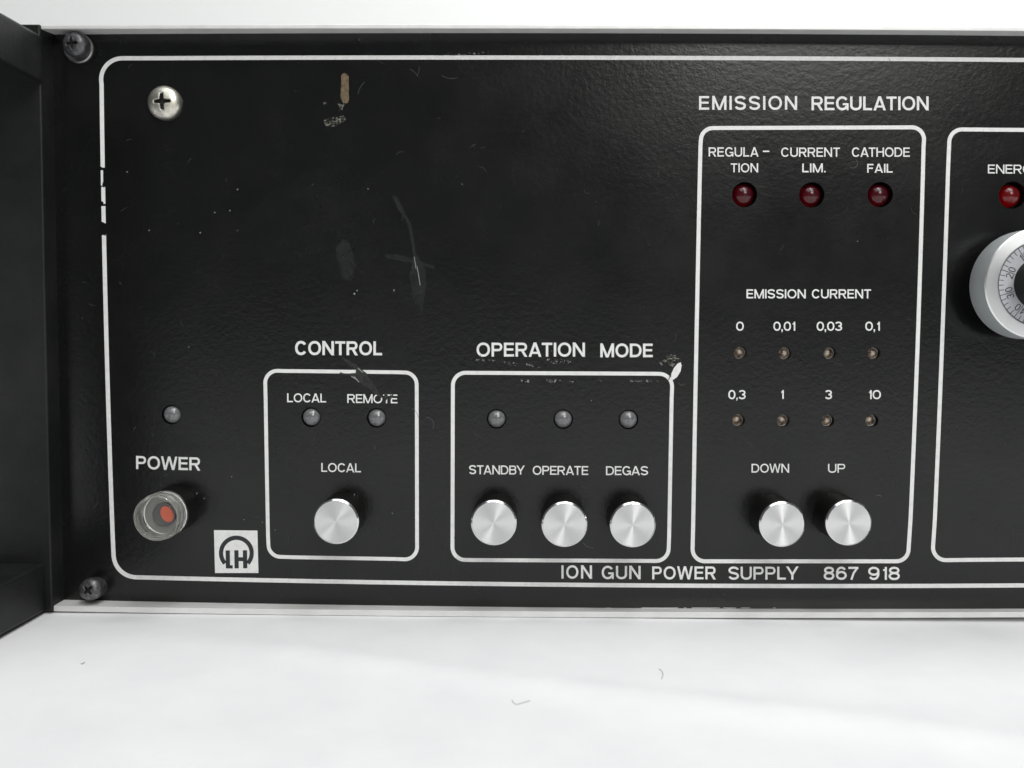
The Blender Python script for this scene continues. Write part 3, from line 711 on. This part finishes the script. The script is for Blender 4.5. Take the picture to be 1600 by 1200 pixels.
mark('worn_line', M_PANEL, 'ragged worn ends of the left border line', [[(157,260),(161,262.5),(159,266),(156,264)], [(161,283),(164.5,288),(163,294),(159.5,290)], [(158,314),(162,316.5),(160,321),(157.5,319)], [(158,346),(165.5,349.5),(166,352),(157.5,352)], [(158,364),(166,366),(165.5,368.5),(162,367),(158,367.5)]], depth=.05, jag=.5)
for pts, wd in (([(647,401),(649,412),(650,420)], .8), ([(651.5,416),(654,430),(656.5,446)], .8), ([(559,575),(567,582)], 1.1), ([(549,588),(556,592),(561,597)], 1.2), ([(553,588),(558,593)], .8)):
    bm = bmesh.new(); strip(bm, pts, wd, .085); link('scratch', bm, M_DUST, unit, 'fine bright scratch in the black paint')
mark('corroded_spot', M_RUST, 'small brown corroded streak near the top of the panel', [[(533,119),(536,114.5),(541,114.5),(544.5,119),(544.8,140),(545,158),(541,162),(536,160),(532.5,154),(533,140)]], depth=.03, jag=.7)
mark('crumbs', M_CRUMB, 'beige crumbs below the brown streak', [[(505,188),(520,184),(538,181),(541,188),(532,194),(520,198),(510,200)], [(527,160),(538,160),(537,172),(531,174)], [(503,160),(511,159),(510,164),(505,165)]], depth=.03, jag=1)
mark('paint_chips', M_CHIP, 'row of pale chips just above the top border line', [[(685,87.4),(700,83.5),(704,84.5),(712,87.2)], [(700,85),(722,83.5),(740,82.5),(765,80),(766,83),(735,86),(702,87.3)]], depth=.035, jag=.5)
mark('paint_chips', M_CHIP, 'pale crumbs under the words OPERATION MODE', [[(780,566),(792,565),(808,568),(806,572),(794,570)], [(815,566),(832,568),(845,574),(840,577),(826,572)], [(852,560),(866,559),(890,563),(893,567),(868,569),(855,566)], [(735,561),(775,563),(776,566),(745,564)]], depth=.035, jag=.6)
mark('paint_chips', M_CHIP, 'pale chips just under the OPERATION MODE frame line', [[(810,592.5),(830,593.5),(831,597.5),(816,597)], [(848,593.5),(872,592.5),(881,594.5),(880,597.5),(852,597.5)], [(890,594),(900,594.5),(899,597.5),(889,597)], [(935,593),(945,594),(944,597),(938,596)], [(982,593),(1006,592.5),(1030,595),(1028,598),(985,596)]], depth=.035, jag=.5)
mark('scratch', M_CRUMB, 'dusty scuff beside the frame corner under MODE', [[(1030,568),(1040,558),(1052,552),(1062,558),(1062,566),(1052,574),(1042,566),(1034,570)]], depth=.03, jag=1.5)
bm = bmesh.new(); fan(bm, [(1048,593),(1049,584),(1053,575),(1059,568),(1063.5,566),(1065,571),(1063.5,580),(1058,589),(1051,594)], .09)
link('white_flake', bm, M_PRINT, unit, 'white leaf-shaped flake at the frame corner under MODE')
bm = bmesh.new(); strip(bm, [(1044.5,594),(1047.5,586),(1049.5,580)], 1.3, .095); link('scratch', bm, M_SCRAPE, unit)
mark('residue', M_HAZEMK, 'faint grey residue on the upper left panel', [[(380,360),(420,300),(480,270),(530,300),(560,360),(520,400),(470,420),(410,410)], [(450,270),(500,262),(525,285),(500,320),(460,310)]], depth=.01, jag=6)
mark('residue', M_HAZEMK, 'pale smear near the top rail', [[(556,57),(562,62),(570,66),(574,58),(575,68),(570,77),(562,76),(558,68)]], depth=.01, jag=.8)
# paint worn through along the lower panel edge
bm = bmesh.new()
for a, b, wd in ((948,955,1),(1002,1060,1.3),(1069,1072,1.6),(1081,1125,1.3),(1130,1150,1.1),(1158,1172,1.0),(1208,1212,1.0)):
    y = 949.7; strip(bm, [(a, y), ((a+b)/2, y+.2), (b, y+.1)], wd*.55, .1)
link('paint_chips', bm, M_PRINT, unit, 'bare metal chips along the lower edge of the panel')
# specks on the panel
bm = bmesh.new(); bd = bmesh.new(); bh = bmesh.new()
for (x, y, r) in [(199,268.5,1.6),(371,296,1.5),(335.5,332,1.4),(359,329,1.4),(233,360,1.3),(313,363.5,1.5),(371,360,1),(295,542,1),(488,288,1),(575,295,1),(554,459,2),(558,454,1.4),(615.5,453.5,1.6),(362,745,1),(307.5,771,1.3),(319,779,1),(381,812,1),(722,288,.9),(817,205,.8),(924,626,1),(554,772.5,1),(559,775,.7),(1340,377,.9),(1120,985,.1),(410,816,1),(430,828,.9),(613,802,1),(603,1.0,.1),(862,548,.7),(1010,731,.7)]:
    if y < 60 or y > 935: continue
    n = 6; fan(bm, [(x+r*random.uniform(.5, 1)*math.cos(6.283*i/n), y+r*random.uniform(.5, 1)*math.sin(6.283*i/n)) for i in range(n)], .05)
for _ in range(420):
    x = random.uniform(100, 1600); y = random.uniform(62, 935); r = random.choice((.4, .5, .6, .8)); n = 5
    fan(bd, [(x+r*random.uniform(.5, 1)*math.cos(6.283*i/n), y+r*random.uniform(.5, 1)*math.sin(6.283*i/n)) for i in range(n)], .045)
def fibre(bm, x, y, L, bend, a0, wd, depth, n=7):
    pts = []; a = a0
    for i in range(n): pts.append((x, y)); x += L/n*math.cos(a); y += L/n*math.sin(a); a += bend/n
    strip(bm, pts, wd, depth)
for _ in range(70): fibre(bd, random.uniform(100, 1600), random.uniform(70, 930), random.uniform(6, 18), random.uniform(-3, 3), random.uniform(0, 6.3), random.uniform(.35, .6), .055)
for x, y, L, b, a, wd in [(585,696,9,2,1,.7),(644,638,20,1,.6,.6),(676,670,30,-2.5,-1.2,.6),(1329,262,26,-3.4,.2,.8),(1369,775,11,2,-.6,.9),(1061,598,14,-3,1.2,.7),(1178,238,0.5,1,0,.1),(911,848,22,-1.2,.9,.7),(570,128,26,-.9,2.4,.55),(640,108,22,1,.4,.5),(655,104,18,.5,1.6,.5),(690,118,30,-1,.5,.5),(1452,190,.5,1,0,.1)]:
    fibre(bh, x, y, L, b, a, wd*.8, .06)
link('dust', bm, M_DUST, unit, None, 'stuff'); link('fine_dust', bd, M_DUSTD, unit, None, 'stuff'); link('dust_fibre', bh, M_HAIR, unit, None, 'stuff')
# ------------------------------------------------------------------ lint on the paper
def lint(pts, r, label):
    cu = bpy.data.curves.new('lint_fibre', 'CURVE'); cu.dimensions = '3D'; cu.bevel_depth = r*MM; cu.bevel_resolution = 1
    sp = cu.splines.new('POLY'); sp.points.add(len(pts)-1)
    for q, (x, y) in zip(sp.points, pts):
        p = PT(x, y); p.z = (paper_z(p.x/MM, p.y/MM)+r)*MM; q.co = (*p, 1)
    o = bpy.data.objects.new('t', cu); COL.objects.link(o); bpy.context.view_layer.update()
    me = bpy.data.meshes.new_from_object(o.evaluated_get(bpy.context.evaluated_depsgraph_get())); bpy.data.objects.remove(o)
    me.materials.clear(); o = link('lint_fibre', me, M_LINT, None, label); o['category'] = 'lint'; return o
lint([(1029.5,1047),(1032.5,1049),(1035,1052),(1036,1056),(1035,1060),(1033.5,1063)], .055, 'thin curved grey hair on the white paper, below the middle right of the panel')
lint([(800,1094),(802,1098),(807,1101),(813,1099.5),(820,1097.5),(828,1095.5)], .055, 'hooked grey hair lying on the white paper at the bottom centre')
lint([(126.5,1038.2),(129,1038.6),(131,1037),(132.5,1036.4)], .09, 'short dark speck of lint on the white paper at the lower left')
